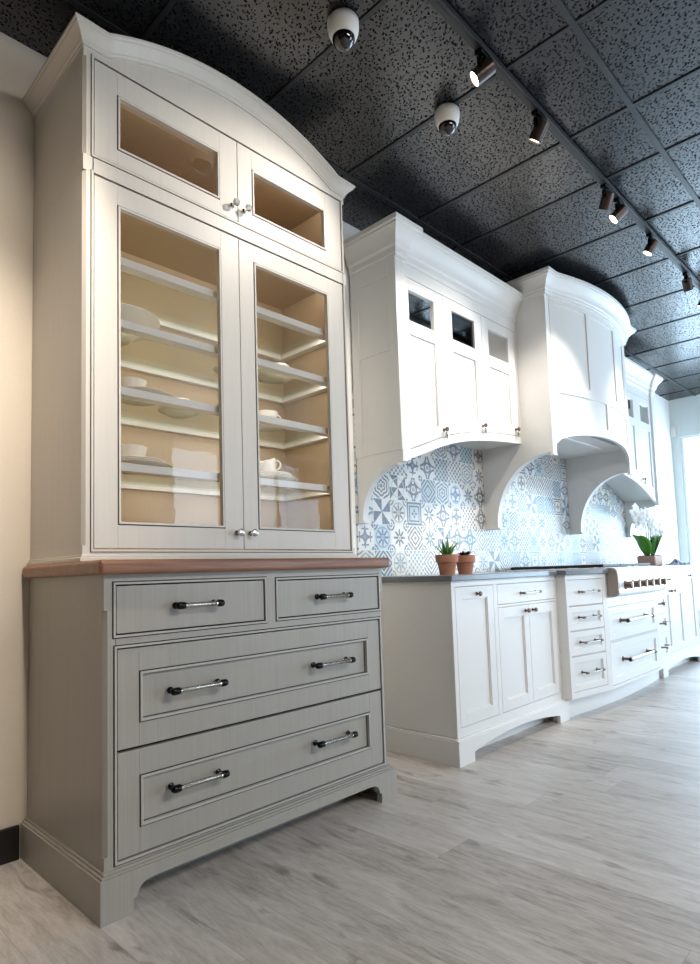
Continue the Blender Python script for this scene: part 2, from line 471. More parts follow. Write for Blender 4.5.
for a, b, c, d in ((.056, 1.2195, .938, .967), (.056, 1.2195, .751, .787), (.608, .662, .787, .938), (.056, 1.2195, .13, .144)):
    ff.box(a, b, by, -.57, c, d)
ff.box(1.2175, 1.2195, by, -.57, .144, .751); ff.box(.056, .0575, by, -.57, .144, .787)
ff.build('face_frame', M['grey'], HG)
bd = MB()
for i, (a, b, c, d) in enumerate(DR[:2]+[(.061, 1.2145, .147, .747)]):
    bd.ring(a-.009, b+.009, c-.009, d+.009, .0065, by-.004, by+.004, 0)
    bd.ring(a-.0125, b+.0125, c-.0125, d+.0125, .0035, by-.0006, by+.002, 1)
bd.build('bead_moulding', [M['bead'], M['glaze']], HG, .0008)
def acrylic_pull(x, z, yf, L, parent):
    h = MB(); y = yf-.036; r = .0078
    for s in (-1, 1):
        px = x+s*L/2
        h.lathe([(.011, 0), (.011, -.004), (.0062, -.007), (.0062, -.036)], (px-s*.012, yf, z), 'y', 14, 0)
        h.lathe([(.0, 0), (.0098, .0), (.0118, .004), (.0118, .02), (.0098, .026), (.004, .031), (0, .031)] if s > 0 else [(0, 0), (.0098, 0), (.0118, -.004), (.0118, -.02), (.0098, -.026), (.004, -.031), (0, -.031)], (px-s*.024, y, z), 'x', 16, 0, False)
        h.lathe([(.0105, 0), (.0105, -s*.005)], (px-s*.024, y, z), 'x', 16, 2)
    h.lathe([(r, -(L/2-.025)), (r, L/2-.025)], (x, y, z), 'x', 16, 1)
    o = h.build('handle', [M['black'], M['acrylic'], M['chrome']], parent, smooth=True)
    o['label'] = 'clear acrylic bar handle with black ends'
for i, (a, b, c, d) in enumerate(DR):
    t = MB(); yf = by
    if i < 2:
        t.box(a+.002, b-.002, yf+.001, yf+.022, c+.002, d-.002)
    else:
        pa, pb = (.129, 1.141)
        pc, pd = ((.523, .676), (.221, .3715))[i-2]
        t.box(a+.0015, pa, yf+.001, yf+.022, c+.002, d-.002).box(pb, b-.0015, yf+.001, yf+.022, c+.002, d-.002)
        t.box(pa, pb, yf+.001, yf+.022, c+.002, pc).box(pa, pb, yf+.001, yf+.022, pd, d-.002)
        t.box(pa, pb, yf+.012, yf+.02, pc, pd)
    dr = t.build('drawer', M['grey'], HG, .001)
    if i >= 2:
        q = MB().ring(pa, pb, pc, pd, .003, yf-.0004, yf+.012, 1).ring(pa+.003, pb-.003, pc+.003, pd-.003, .0075, yf-.003, yf+.012, 0).ring(pa+.0105, pb-.0105, pc+.0105, pd-.0105, .003, yf+.0105, yf+.013, 1)
        q.build('bead_moulding', [M['bead'], M['glaze']], dr, .001)
    if i == 0: acrylic_pull(.322, .864, yf, .165, dr)
    elif i == 1: acrylic_pull(.932, .861, yf, .17, dr)
    else:
        z = (.603, .312)[i-2]
        acrylic_pull(.316, z, yf, .195, dr); acrylic_pull(.918, z, yf, .2, dr)
pl = MB(); px1 = 1.2645; py = -.6491
prof = [(0, 0), (.097, 0), (.097, .04), (.108, .043), (.111, .055), (.118, .067), (.13, .076), (.15, .08), (.171, .081)]
poly = prof+[(px1-x, z) for x, z in reversed(prof)]+[(px1, .112), (0, .112)]
pl.prism(poly, 'y', py, py+.03)
pl.box(0, .03, py+.03, 0, 0, .112).box(px1-.03, px1, py+.03, 0, 0, .112)
# moulded top of the plinth
for k, (o, z0, z1) in enumerate(((0, .112, .118), (.006, .118, .124), (.014, .124, .1305))):
    pl.box(o, px1-o, py+o, 0, z0, z1)
pl.build('plinth', M['grey'], HG, .001)
MB().box(.03, px1-.03, -.50, -.48, 0, .11).build('toe_board', M['grey'], HG)

tag(MB().box(-.0042, 1.2687, -.6566, -.001, .967, 1.0106).build('wooden_countertop', M['walnut'], bevel=.012, seg=4),
    'warm brown wooden top with rounded edges on the grey buffet', 'countertop')

# glazed upper cabinet
DC = thing('display_cabinet', 'tall pale greige arched cabinet with glass doors standing on the wooden top', 'cabinet', (.635, -.23, 1.0106))
ux0, ux1, uy = .024, 1.247, -.4623
ZB = 1.0106
for x0, x1, sgn in ((ux0, .055, 1), (1.2275, ux1, -1)):
    sp = MB()
    for z0, z1, c in ((ZB+.022, 1.062, 0), (1.062, 2.30, 1), (2.30, 2.355, 0), (2.355, 2.70, 1), (2.70, 2.742, 0)):
        ch = .010 if c else 0
        if sgn > 0: sp.prism([(x0, -.001), (x0, uy+ch), (x0+ch, uy), (x1, uy), (x1, -.42), (x0+.02, -.42), (x0+.02, -.001)], 'z', z0, z1)
        else: sp.prism([(x1, -.001), (x1, uy+ch), (x1-ch, uy), (x0, uy), (x0, -.42), (x1-.02, -.42), (x1-.02, -.001)], 'z', z0, z1)
    sp.build('side_panel', M['cream'], DC, .0008)
inn = MB().box(.044, 1.227, -.02, -.003, ZB+.02, 2.735).box(.044, .05, -.43, -.02, ZB+.02, 2.735).box(1.221, 1.227, -.43, -.02, ZB+.02, 2.735)
inn.box(.05, 1.221, -.44, -.02, 1.03, 1.05).box(.05, 1.221, -.44, -.02, 2.32, 2.345).box(.05, 1.221, -.44, -.02, 2.715, 2.738)
inn.build('interior_lining', M['tan'], DC)
ff = MB()
for a, b, c, d in ((.055, 1.2275, ZB+.022, 1.049), (.055, 1.2275, 2.299, 2.362), (.055, 1.2275, 2.708, 2.742)): ff.box(a, b, uy, uy+.022, c, d)
ff.box(.055, .058, uy, uy+.022, 1.049, 2.708).box(1.2245, 1.2275, uy, uy+.022, 1.049, 2.708)
ff.build('face_frame', M['cream'], DC)
bd = MB()
for a, b, c, d in ((.060, 1.2225, 1.052, 2.296), (.060, 1.2225, 2.365, 2.705)):
    bd.ring(a-.010, b+.010, c-.010, d+.010, .007, uy-.004, uy+.004, 0)
    bd.ring(a-.0125, b+.0125, c-.0125, d+.0125, .0028, uy-.0006, uy+.002, 1)
bd.build('bead_moulding', [M['cream'], M['glaze']], DC, .001)
MB().box(ux0-.012, ux1+.012, uy-.012, -.001, ZB, ZB+.014).box(ux0-.006, ux1+.006, uy-.006, -.001, ZB+.014, ZB+.022).build('base_moulding', M['cream'], DC, .002)
def crystal_knob(x, z, yf, parent):
    k = MB()
    k.lathe([(.010, 0), (.010, -.003), (.005, -.006), (.0045, -.016), (.007, -.018)], (x, yf, z), 'y', 14, 0)
    k.lathe([(.007, -.018), (.0135, -.024), (.0155, -.031), (.0125, -.038), (.006, -.0405)], (x, yf, z), 'y', 8, 1)
    o = k.build('knob', [M['chrome'], M['crystal']], parent, smooth=False); o['label'] = 'faceted clear crystal knob'
def glass_door(a, b, c, d, gx0, gx1, gz0, gz1, kx, kz):
    t = MB(); yf = uy+.001; yb = uy+.022
    t.box(a, gx0, yf, yb, c, d).box(gx1, b, yf, yb, c, d).box(gx0, gx1, yf, yb, c, gz0).box(gx0, gx1, yf, yb, gz1, d)
    o = t.build('glass_door', M['cream'], DC, .001)
    MB().ring(gx0, gx1, gz0, gz1, .003, yf-.0004, yb-.004, 1).ring(gx0+.003, gx1-.003, gz0+.003, gz1-.003, .007, yf-.003, yb-.004, 0).build('glazing_bead', [M['cream'], M['glaze']], o, .001)
    y = uy+.016
    MB().raw([(gx0, y, gz0), (gx1, y, gz0), (gx1, y, gz1), (gx0, y, gz1)], [(0, 1, 2, 3)]).build('pane', M['pane_tall'] if d-c > .6 else M['pane'], o)
    crystal_knob(kx, kz, yf, o)
glass_door(.0615, .6355, 1.0535, 2.2945, .139, .553, 1.130, 2.224, .605, 1.115)
glass_door(.6385, 1.2210, 1.0535, 2.2945, .708, 1.128, 1.130, 2.224, .667, 1.115)
glass_door(.0615, .6355, 2.3665, 2.7035, .139, .553, 2.421, 2.622, .610, 2.423)
glass_door(.6385, 1.2210, 2.3665, 2.7035, .708, 1.123, 2.423, 2.622, .668, 2.423)
def arch(x, base, rise, a=.107, b=1.164):
    if x <= a or x >= b: return base
    c = (a+b)/2; h = (b-a)/2; R = (h*h+rise*rise)/(2*rise)
    return base+math.sqrt(R*R-(x-c)**2)-(R-rise)
xs = [ux0, .107]+[.107+(1.164-.107)*k/32 for k in range(1, 32)]+[1.164, ux1]
pb = MB().prism([(ux0, 2.742)]+[(x, arch(x, 2.75, .128)) for x in xs]+[(ux1, 2.742)], 'y', uy, uy+.03)
pb.build('arched_pediment', M['cream'], DC)
MB().box(ux0+.001, ux1-.001, uy+.03, -.001, 2.742, 2.752).build('cabinet_top', M['cream'], DC)
# crown moulding following the arch, mitred round the sides
CP = [(0, 0), (.005, 0), (.005, .006), (.010, .010), (.010, .015), (.015, .020), (.022, .030), (.031, .038), (.036, .041), (.036, .046), (.042, .050), (.042, .058), (0, .058)]
def crown(front, prof, yf, x0, x1, yback, kx=1.0):
    """front: list of (x, z) for the front run; profile (out, up); returns rows for a loft"""
    rows = [[(x0-o*kx, yback, front[0][1]+u) for o, u in prof]]
    n = len(front)
    for i, (x, z) in enumerate(front):
        def nrm(p, q):
            d = Vector((q[0]-p[0], q[1]-p[1])).normalized(); return Vector((-d.y, d.x))
        n1 = nrm(front[i-1], front[i]) if i > 0 else None
        n2 = nrm(front[i], front[i+1]) if i < n-1 else None
        if n1 is None: n1 = n2
        if n2 is None: n2 = n1
        m = (n1+n2).normalized(); m = m/max(.5, m.dot(n1))
        row = []
        for o, u in prof:
            dx = -o*kx if i == 0 else (o*kx if i == n-1 else 0)
            row.append((x+m.x*u+dx, yf-o, z+m.y*u))
        rows.append(row)
    rows.append([(x1+o*kx, yback, front[-1][1]+u) for o, u in prof])
    return rows
fr = [(x, arch(x, 2.7335, .128)) for x in xs]
cm = MB().loft(crown(fr, CP, uy-.0005, ux0, ux1, -.001), 0, True)
cm.build('crown_moulding', M['cream'], DC, smooth=True, ang=28)
# shelves: painted frame round a glass insert
for z in (2.065, 1.843, 1.607, 1.345):
    s = MB(); x0, x1, y0, y1, t = .0505, 1.2205, -.425, -.0205, .028
    s.box(x0, x1, y0, y0+.045, z-t, z).box(x0, x1, y1-.03, y1, z-t, z).box(x0, x0+.04, y0+.045, y1-.03, z-t, z).box(x1-.04, x1, y0+.045, y1-.03, z-t, z)
    o = s.build('shelf', M['white'], DC, .0015)
    MB().box(x0+.04, x1-.04, y0+.045, y1-.03, z-.01, z-.002).build('glass_insert', M['shelfglass'], o)

# china inside the cabinet
def plate(x, y, z, r, label, deep=.018, group='white china plates in the display cabinet'):
    p = [(.0, 0), (r*.55, 0), (r*.6, .003), (r*.75, deep*.55), (r*.98, deep), (r, deep+.002), (r*.98, deep+.004), (r*.74, deep*.6+.004), (r*.58, .006), (0, .005)]
    return tag(MB().lathe(p, (x, y, z), 'z', 40, 0, False).build('plate', M['china'], smooth=True, ang=60, org=(x, y, z)), label, 'plate', group)
def cup(x, y, z, label, r=.042, h=.058, hang=0, tilt=0, group='white china cups in the display cabinet'):
    root = thing('teacup', label, 'cup', (x, y, z), group)
    p = [(0, 0), (r*.5, 0), (r*.52, .004), (r*.6, .008), (r*.86, h*.45), (r, h), (r*.97, h+.001), (r*.83, h*.45), (r*.55, .012), (0, .01)]
    MB().lathe(p, (x, y, z), 'z', 32, 0, False).build('bowl', M['china'], root, smooth=True, ang=70)
    c, s = math.cos(hang), math.sin(hang)
    pts = []
    for k in range(11):
        t = -PI*.55+PI*1.1*k/10
        q = r*.86+.020*math.cos(t)*1.25; zz = z+h*.55+.021*math.sin(t)
        pts.append((x+c*q, y+s*q, zz))
    MB().tube(pts, .0042, 8).build('handle', M['china'], root, smooth=True)
    if tilt: root.rotation_euler = (0, tilt, 0)
    return root
def bowl(x, y, z, r, h, label):
    p = [(0, 0), (r*.35, 0), (r*.38, .006), (r*.7, h*.45), (r, h), (r*.985, h+.003), (r*.68, h*.48), (r*.36, .012), (0, .01)]
    return tag(MB().lathe(p, (x, y, z), 'z', 44, 0, False).build('serving_bowl', M['china'], smooth=True, ang=60, org=(x, y, z)), label, 'bowl')
bowl(.235, -.225, 1.844, .165, .075, 'wide white serving bowl on the second shelf from the top of the lit cabinet')
S3, S4, S2 = 1.608, 1.346, 1.844
plate(.30, -.29, S3, .12, 'white plate under a cup on the third shelf, beside the cabinet side wall')
cup(.265, -.30, S3+.006, 'white teacup on a plate on the third shelf directly below the serving bowl', .055, .06, hang=.5)
plate(.52, -.20, S3, .085, 'small white saucer on the third shelf near the meeting edge of the doors')
cup(.52, -.20, S3+.006, 'white teacup on the small saucer on the third shelf near where the doors meet', hang=2.5)
for k in range(3):
    plate(.285, -.28, S4+.0085*k, .135-.012*k, ('bottom plate of the stack of three on the lowest shelf under a wide cup', 'middle plate of the stack of three on the lowest shelf under a wide cup', 'top plate of the stack of three on the lowest shelf, directly under the wide cup')[k], .016)
cup(.27, -.28, S4+.024, 'wide white cup on the three-plate stack on the lowest shelf', .06, .062, hang=.35)
plate(.99, -.235, S2, .10, 'white saucer on the second shelf near the cabinet side wall')
cup(1.0, -.25, S2+.006, 'white teacup with handle showing, on the second-shelf saucer near the cabinet side wall', .05, .06, hang=-.5)
plate(.79, -.18, S2, .08, 'white saucer on the second shelf just past the door stile')
cup(.79, -.18, S2+.006, 'white teacup on a saucer on the second shelf beside the door stile', hang=-.4)
plate(.94, -.24, S3, .105, 'white plate on the third shelf behind the narrower-view glass door')
cup(.91, -.27, S3+.006, 'white teacup on a plate on the third shelf behind the narrower-view glass door', .05, .058, hang=-.3)
for k in range(4):
    plate(.905, -.285, S4+.0085*k, (.13, .12, .105, .1)[k], ('lowest plate of the stack of four on the bottom shelf under a tilted cup', 'second plate up in the stack of four on the bottom shelf', 'third plate up in the stack of four on the bottom shelf', 'topmost plate of the stack of four, under the tilted cup')[k], .016)
cup(.90, -.295, S4+.036, 'white teacup leaning on its side on the stack of four plates', .045, .07, hang=-.35, tilt=-.35)

# ------------------------------------------------------------------ white kitchen: base cabinets
MIR = lambda v: (7.62-v[0], v[1], v[2])
def bar_pull(mb, x, z, yf, L, r=.0048, off=.03, me=0, mb_=1):
    mb.lathe([(r, -L/2), (r, L/2)], (x, yf-off, z), 'x', 12, mb_)
    for s in (-1, 1):
        mb.lathe([(r*1.9, 0), (r*1.9, -.003), (r*1.05, -.005), (r*1.05, -off)], (x+s*(L/2-.018), yf, z), 'y', 12, me)
        mb.lathe([(r*1.5, 0), (r*1.5, s*.022)], (x+s*(L/2-.022), yf-off, z), 'x', 12, me)
def round_knob(mb, x, z, yf, r=.013):
    mb.lathe([(r*.75, 0), (r*.75, -.003), (r*.4, -.006), (r*.4, -.014), (r*.9, -.018), (r, -.024), (r*.8, -.03), (r*.3, -.032)], (x, yf, z), 'y', 16, 0)
def shaker(mb, x0, x1, z0, z1, yf, w=.055, rec=.011, t=.02):
    mb.box(x0, x0+w, yf, yf+t, z0, z1).box(x1-w, x1, yf, yf+t, z0, z1)
    mb.box(x0+w, x1-w, yf, yf+t, z0, z0+w).box(x0+w, x1-w, yf, yf+t, z1-w, z1)
    mb.box(x0+w, x1-w, yf+rec, yf+t, z0+w, z1-w)
    mb.ring(x0+w, x1-w, z0+w, z1-w, .006, yf+.005, yf+rec+.001)

def base_run(xf, name, label):
    """tall narrow door, drawer and two doors over an arched plinth; xf mirrors the far one"""
    lx = 2.34
    root = thing(name, label, 'cabinet', (xf((lx, 0, 0)) if xf else (lx, 0, 0))[0:1]+(-.32, 0), 'arched plinth base cabinets')
    X0, X1, yf = 1.758, 2.889, -.6229
    q = MB(xf).box(X0, X0+.02, yf+.02, -.001, .129, .891).box(X1-.02, X1, yf+.02, -.001, .129, .891).box(X0+.02, X1-.02, yf+.02, -.001, .129, .149)
    q.box(X0+.02, X1-.02, -.02, -.001, .149, .891).box(X0+.02, X1-.02, yf+.022, yf+.027, .149, .891, 1)
    q.build('carcass', [M['white'], M['line']], root)
    f = MB(xf)
    for a, b, c, d in ((X0, X1, .862, .891), (X0, X1, .129, .172), (X0, 1.789, .172, .862), (2.148, 2.186, .172, .862), (2.866, X1, .172, .862), (2.186, 2.866, .735, .748)): f.box(a, b, yf, yf+.022, c, d)
    f.build('face_frame', M['white'], root, .001)
    g = .0025
    d = MB(xf); shaker(d, 1.789+g, 2.148-g, .172+g, .862-g, yf, .06); o = d.build('door', M['white'], root, .001)
    k = MB(xf); round_knob(k, 1.985, .82, yf); kk = k.build('knob', M['bronze'], o, smooth=True); kk['label'] = 'round aged brass knob'
    d = MB(xf).box(2.186+g, 2.866-g, yf, yf+.02, .748+g, .862-g); o = d.build('drawer', M['white'], root, .0015)
    k = MB(xf); bar_pull(k, 2.526, .803, yf, .21); k.build('handle', [M['bronze'], M['chrome']], o, smooth=True)
    for a, b, kx in ((2.186+g, 2.525, 2.485), (2.528, 2.866-g, 2.57)):
        d = MB(xf); shaker(d, a, b, .172+g, .735-g, yf, .058); o = d.build('door', M['white'], root, .001)
        k = MB(xf); round_knob(k, kx, .7, yf); k.build('knob', M['bronze'], o, smooth=True)
    p = MB(xf); x0, x1, y0 = 1.737, 2.928, -.6429
    xs_ = [lerp(1.872, 2.805, i/24) for i in range(25)]
    pts = [(x0, 0), (1.872, 0), (1.872, .035)]+[(x, .046+.04*math.sin(PI*(i/24))**.9) for i, x in enumerate(xs_)]+[(2.805, .035), (2.805, 0), (x1, 0), (x1, .117), (x0, .117)]
    p.prism(pts, 'y', y0, y0+.022)
    p.box(x0, x0+.021, y0+.022, -.001, 0, .117).box(x1-.1, x1, y0+.022, y0+.06, 0, .117)
    p.prism([(x0, .117), (x1, .117), (x1, .122), (x1-.012, .129), (x0+.012, .129), (x0, .122)], 'y', y0+.008, y0+.03).box(x0, x1, y0, y0+.03, .117, .121)
    p.box(x0+.004, x0+.021, y0+.022, -.001, .117, .127)
    p.build('plinth', M['white'], root, .0015)
    MB(xf).box(x0+.03, X1-.03, -.54, -.52, 0, .12).build('toe_board', M['white'], root)
base_run(None, 'base_cabinet', 'white base cabinet with arched plinth standing beside the grey hutch')
base_run(MIR, 'base_cabinet', 'white base cabinet with arched plinth under the orchid, by the window')

# bow-fronted drawer cabinet beneath the rangetop
BW = thing('bow_front_cabinet', 'white bow-fronted drawer cabinet below the rangetop with brass-ended handles', 'cabinet', (3.81, -.35, 0))
P = [(2.889, -.685), (3.335, -.755), (4.285, -.755), (4.731, -.685)]
body = MB()
b = .022
body.prism([(2.911, -.03), (2.911, -.66), (3.337, -.732), (4.283, -.732), (4.709, -.66), (4.709, -.03)], 'z', .13, .72, 1)
body.prism([(2.889, -.03), (2.889, -.685), (2.911, -.6885), (2.911, -.03)], 'z', .13, .891).prism([(4.731, -.03), (4.731, -.685), (4.709, -.6885), (4.709, -.03)], 'z', .13, .891)
for sgn in (0, 1):
    q = [(2.911, -.03), (2.911, -.66), (3.337, -.732), (3.337, -.03)]
    if sgn: q = [(7.62-x, y) for x, y in q]
    body.prism(q, 'z', .72, .89, 1)
body.build('carcass', [M['white'], M['line']], BW)
tk = MB(); row = []
pts = [(2.95, -.60)]+[(lerp(2.95, 4.67, i/20), -.615-.048*math.sin(PI*i/20)) for i in range(21)]+[(4.67, -.60)]
tk.prism([(2.95, -.1)]+pts+[(4.67, -.1)], 'z', 0, .13); tk.build('plinth', M['white'], BW)
def facet(p0, p1):
    a = math.atan2(p1[1]-p0[1], p1[0]-p0[0]); c, s = math.cos(a), math.sin(a)
    return (lambda v: (p0[0]+c*v[0]-s*v[1], p0[1]+s*v[0]+c*v[1], v[2])), math.hypot(p1[0]-p0[0], p1[1]-p0[1])
for side_ in (0, 2):
    fx, L = facet(P[side_], P[side_+1])
    m0, m1 = (.012, L-.045) if side_ == 0 else (.045, L-.012)
    zs = [(.70, .858), (.545, .692), (.39, .537), (.172, .382)]
    f = MB(fx).box(0, m0, 0, .022, .13, .891).box(m1, L, 0, .022, .13, .891)
    for c, d in ((.13, .1695), (.3845, .3875), (.5395, .5425), (.6945, .6975), (.8605, .891)): f.box(m0, m1, 0, .022, c, d)
    f.build('face_frame', M['white'], BW, .001)
    for i, (c, d) in enumerate(zs):
        t = MB(fx)
        if i == 0: t.box(m0+.003, m1-.003, 0, .02, c, d)
        else: shaker(t, m0+.003, m1-.003, c, d, 0, .038)
        o = t.build('drawer', M['white'], BW, .0012)
        k = MB(fx); bar_pull(k, (m0+m1)/2+.01, (c+d)/2+.004, 0 if i == 0 else .011, .2, .005, .035 if i == 0 else .045); k.build('handle', [M['bronze'], M['chrome']], o, smooth=True)
fx, L = facet(P[1], P[2])
f = MB(fx)
for a, b_, c, d in ((0, .012, .13, .728), (L-.012, L, .13, .728), (.012, L-.012, .13, .15), (.012, L-.012, .432, .440), (.012, L-.012, .667, .728)): f.box(a, b_, 0, .022, c, d)
f.build('face_frame', M['white'], BW, .001)
for c, d in ((.153, .429), (.443, .664)):
    t = MB(fx); shaker(t, .015, L-.015, c, d, 0, .05); o = t.build('drawer', M['white'], BW, .0012)
    k = MB(fx); bar_pull(k, L/2, (c+d)/2+.01, .011, .5, .0095, .055); k.build('handle', [M['bronze'], M['chrome']], o, smooth=True)

# stone counters
def counter(xf, label):
    q = MB(xf).prism([(1.735, -.013), (1.735, -.645), (2.868, -.645), (2.868, -.703), (3.343, -.778), (3.343, -.013)], 'z', .8915, .922)
    tag(q.build('stone_countertop', M['stone'], bevel=.004, seg=3), label, 'countertop', 'stone worktops')
counter(None, 'grey stone worktop carrying the two terracotta pots')
counter(MIR, 'grey stone worktop carrying the orchid planter beside the window')

# rangetop
RT = thing('rangetop', 'stainless steel rangetop with a row of bronze knobs set between the worktops', 'cooktop', (3.81, -.4, .73))
rb = MB().box(3.346, 4.274, -.757, -.014, .731, .93)
rb.build('body', M['steel'], RT, .003)
poly = [(-.758, .735), (-.80, .735), (-.826, .745), (-.834, .76), (-.834, .875), (-.828, .905), (-.812, .922), (-.79, .928), (-.758, .928)]
MB().prism(poly, 'x', 3.372, 4.248).build('control_panel', M['steel'], RT, .004)
for x0 in (3.346, 4.248):
    e = MB().prism(poly, 'x', x0, x0+.026).build('end_cap', M['steel_reflect'], RT, .004); e['label'] = 'brushed steel end piece of the control panel, warm reflection in its colour'
for i in range(6):
    x = 3.47+i*.136
    k = MB().lathe([(.030, 0), (.030, -.006), (.021, -.010), (.023, -.04), (.02, -.046), (.006, -.047)], (x, -.834, .81), 'y', 20, 0)
    k.box(x-.004, x+.004, -.884, -.875, .79, .832, 1)
    k.build('knob', [M['bronze'], M['chrome']], RT, smooth=True)
gr = MB()
for i in range(3):
    x0 = 3.352+i*.306; x1 = x0+.298
    gr.box(x0, x1, -.74, -.726, .934, .952).box(x0, x1, -.06, -.046, .934, .952).box(x0, x0+.014, -.726, -.06, .934, .952).box(x1-.014, x1, -.726, -.06, .934, .952)
    for k in range(1, 5): gr.box(x0+.014, x1-.014, -.726+k*.133-.006, -.726+k*.133+.006, .938, .952)
    gr.box((x0+x1)/2-.006, (x0+x1)/2+.006, -.726, -.06, .938, .9515)
    for yy in (-.72, -.07): gr.box(x0+.002, x0+.012, yy, yy+.012, .93, .935).box(x1-.012, x1-.002, yy, yy+.012, .93, .935)
gr.build('cast_iron_grate', M['iron'], RT, .002)
for x in (3.5, 3.806, 4.11):
    for y in (-.56, -.23): MB().lathe([(.055, 0), (.055, .006), (.035, .008), (.035, .016), (.0, .018)], (x, y, .93), 'z', 20, 0, False).build('burner', M['iron'], RT, smooth=True)

# ------------------------------------------------------------------ white kitchen: wall cabinets
VAL = [(1.752, 1.536), (1.80, 1.547), (1.925, 1.588), (2.02, 1.623), (2.117, 1.658), (2.22, 1.69), (2.325, 1.717), (2.44, 1.74), (2.55, 1.757), (2.67, 1.771), (2.794, 1.783), (2.94, 1.795), (3.088, 1.805)]
def val(x):
    for (a, b), (c, d) in zip(VAL, VAL[1:]):
        if a <= x <= c: return lerp(b, d, (x-a)/(c-a))
    return VAL[-1][1] if x > 2 else VAL[0][1]
UCP = [(0, 0), (.008, 0), (.008, .012), (.014, .018), (.014, .05), (.018, .056), (.026, .062), (.028, .075), (.036, .098), (.05, .122), (.066, .138), (.072, .143), (.072, .152), (.082, .158), (.082, .183), (0, .183)]
def wall_cabinet(xf, label):
    cx = 2.42
    root = thing('wall_cabinet', label, 'cabinet', ((7.62-cx) if xf else cx, -.18, 1.25), 'wall cabinets with small panes')
    X0, X1, yf, yp = 1.752, 3.0885, -.337, -.357
    # corbelled end panel
    s = MB(xf); arc = [(-.30+.25*math.cos(t), 1.252+.27*math.sin(t)) for t in [PI/2*k/14 for k in range(15)]]
    poly = [(-.013, 2.675), (yp, 2.675), (yp, 1.536), (-.315, 1.536), (-.315, 1.522)]+arc[::-1]+[(-.05, 1.238), (-.013, 1.238)]
    s.prism(poly, 'x', X0, X0+.045)
    s.box(X0+.045, X0+.070, yp, yf-.0005, 1.545, 2.675)
    s.box(X0-.004, X0+.049, -.062, -.013, 1.226, 1.2385)
    # raised frame on the outside face
    for y0, y1, z0, z1 in ((yp, yp+.06, 1.6, 2.675), (-.07, -.013, 1.6, 2.675), (yp+.06, -.07, 2.58, 2.675), (yp+.06, -.07, 2.16, 2.22), (yp+.06, -.07, 1.6, 1.68)):
        s.box(X0-.006, X0, y0, y1, z0, z1)
    s.build('end_panel', M['white'], root, .0015)
    c = MB(xf).box(X0+.045, X1, yf+.022, -.013, 1.81, 1.83).box(X0+.045, X1, -.022, -.013, 1.83, 2.67).box(X0+.045, X1, yf+.022, -.013, 2.66, 2.675)
    c.box(X1-.02, X1, yf+.022, -.013, 1.83, 2.66)
    c.build('carcass', M['white'], root)
    MB(xf).box(X0+.046, X1-.021, -.026, -.0225, 1.831, 2.659).box(X0+.046, X0+.05, yf+.04, -.026, 1.831, 2.659).box(X1-.025, X1-.021, yf+.04, -.026, 1.831, 2.659).box(X0+.05, X1-.025, yf+.04, -.026, 2.29, 2.305).box(X0+.05, X1-.025, yf+.04, -.026, 2.652, 2.659).build('interior_lining', M['dark'], root)
    # curved valance and face frame
    f = MB(xf)
    n = 28; XS = [lerp(X0+.045, X1, i/n) for i in range(n+1)]
    f.prism([(x, val(x)) for x in XS]+[(x, val(x)+.052) for x in reversed(XS)], 'y', yf, yf+.022)
    f.box(X0+.045, X1, yf, yf+.022, 2.602, 2.675)
    f.prism([(3.062, val(3.062)+.05), (X1, val(X1)+.05), (X1, 2.602), (3.062, 2.602)], 'y', yf, yf+.022)
    f.prism([(X0+.045, val(X0+.045)+.05), (1.806, val(1.806)+.05), (1.806, 2.602), (X0+.045, 2.602)], 'y', yf, yf+.022)
    f.build('face_frame', M['white'], root, .001)
    # underside soffit following the curve
    u = MB(xf)
    u.loft([[(x, yf+.022, val(x)+.05), (x, -.014, val(x)+.05), (x, -.014, val(x)+.06), (x, yf+.022, val(x)+.06)] for x in XS], 0, True)
    u.build('soffit', M['white'], root)
    DX = [(1.808, 2.206), (2.2095, 2.632), (2.6355, 3.059)]
    GX = [(1.879, 2.118), (2.30, 2.548), (2.716, 2.968)]
    for (a, b), (g0, g1), kx in zip(DX, GX, (2.165, 2.592, 3.012)):
        d = MB(xf); t = .02; y0, y1 = yf+.0005, yf+t
        bz = lambda x: val(x)+.056
        rz = lambda x: val(x)+.125
        def col(p, q, lo, hi):
            k = [lerp(p, q, i/6) for i in range(7)]
            d.prism([(x, lo(x) if callable(lo) else lo) for x in k]+[(x, hi(x) if callable(hi) else hi) for x in reversed(k)], 'y', y0, y1)
        col(a, g0, bz, 2.599); col(g1, b, bz, 2.599)
        col(g0, g1, bz, rz); col(g0, g1, 2.275, 2.352); col(g0, g1, 2.532, 2.599)
        k = [lerp(g0, g1, i/6) for i in range(7)]
        d.prism([(x, rz(x)) for x in k]+[(g1, 2.275), (g0, 2.275)], 'y', yf+.012, y1)
        o = d.build('door', M['white'], root, .001)
        MB(xf).raw([(g0, yf+.014, 2.352), (g1, yf+.014, 2.352), (g1, yf+.014, 2.532), (g0, yf+.014, 2.532)], [(0, 1, 2, 3)]).build('pane', M['pane_dark'], o)
        kn = MB(xf); round_knob(kn, kx, val(kx)+.095, yf, .014)
        kn.lathe([(.006, -.05), (.011, -.04), (.011, -.018), (.005, -.012)], (kx, yf-.02, val(kx)+.09), 'z', 12, 1)
        ko = kn.build('knob', [M['bronze'], M['chrome']], o, smooth=True); ko['label'] = 'aged brass pendant knob'
    # crown with a forward break over the end pilaster
    q = MB(xf); Z = 2.672; d_ = .024
    yA = yp-.0005; xe = X0+.0695
    rows = []
    rows.append([(X0-o, -.014, Z+u) for o, u in UCP])
    rows.append([(X0-o, yA-o, Z+u) for o, u in UCP])
    rows.append([(xe+o, yA-o, Z+u) for o, u in UCP])
    rows.append([(xe+o, yA+d_-o, Z+u) for o, u in UCP])
    rows.append([(X1, yA+d_-o, Z+u) for o, u in UCP])
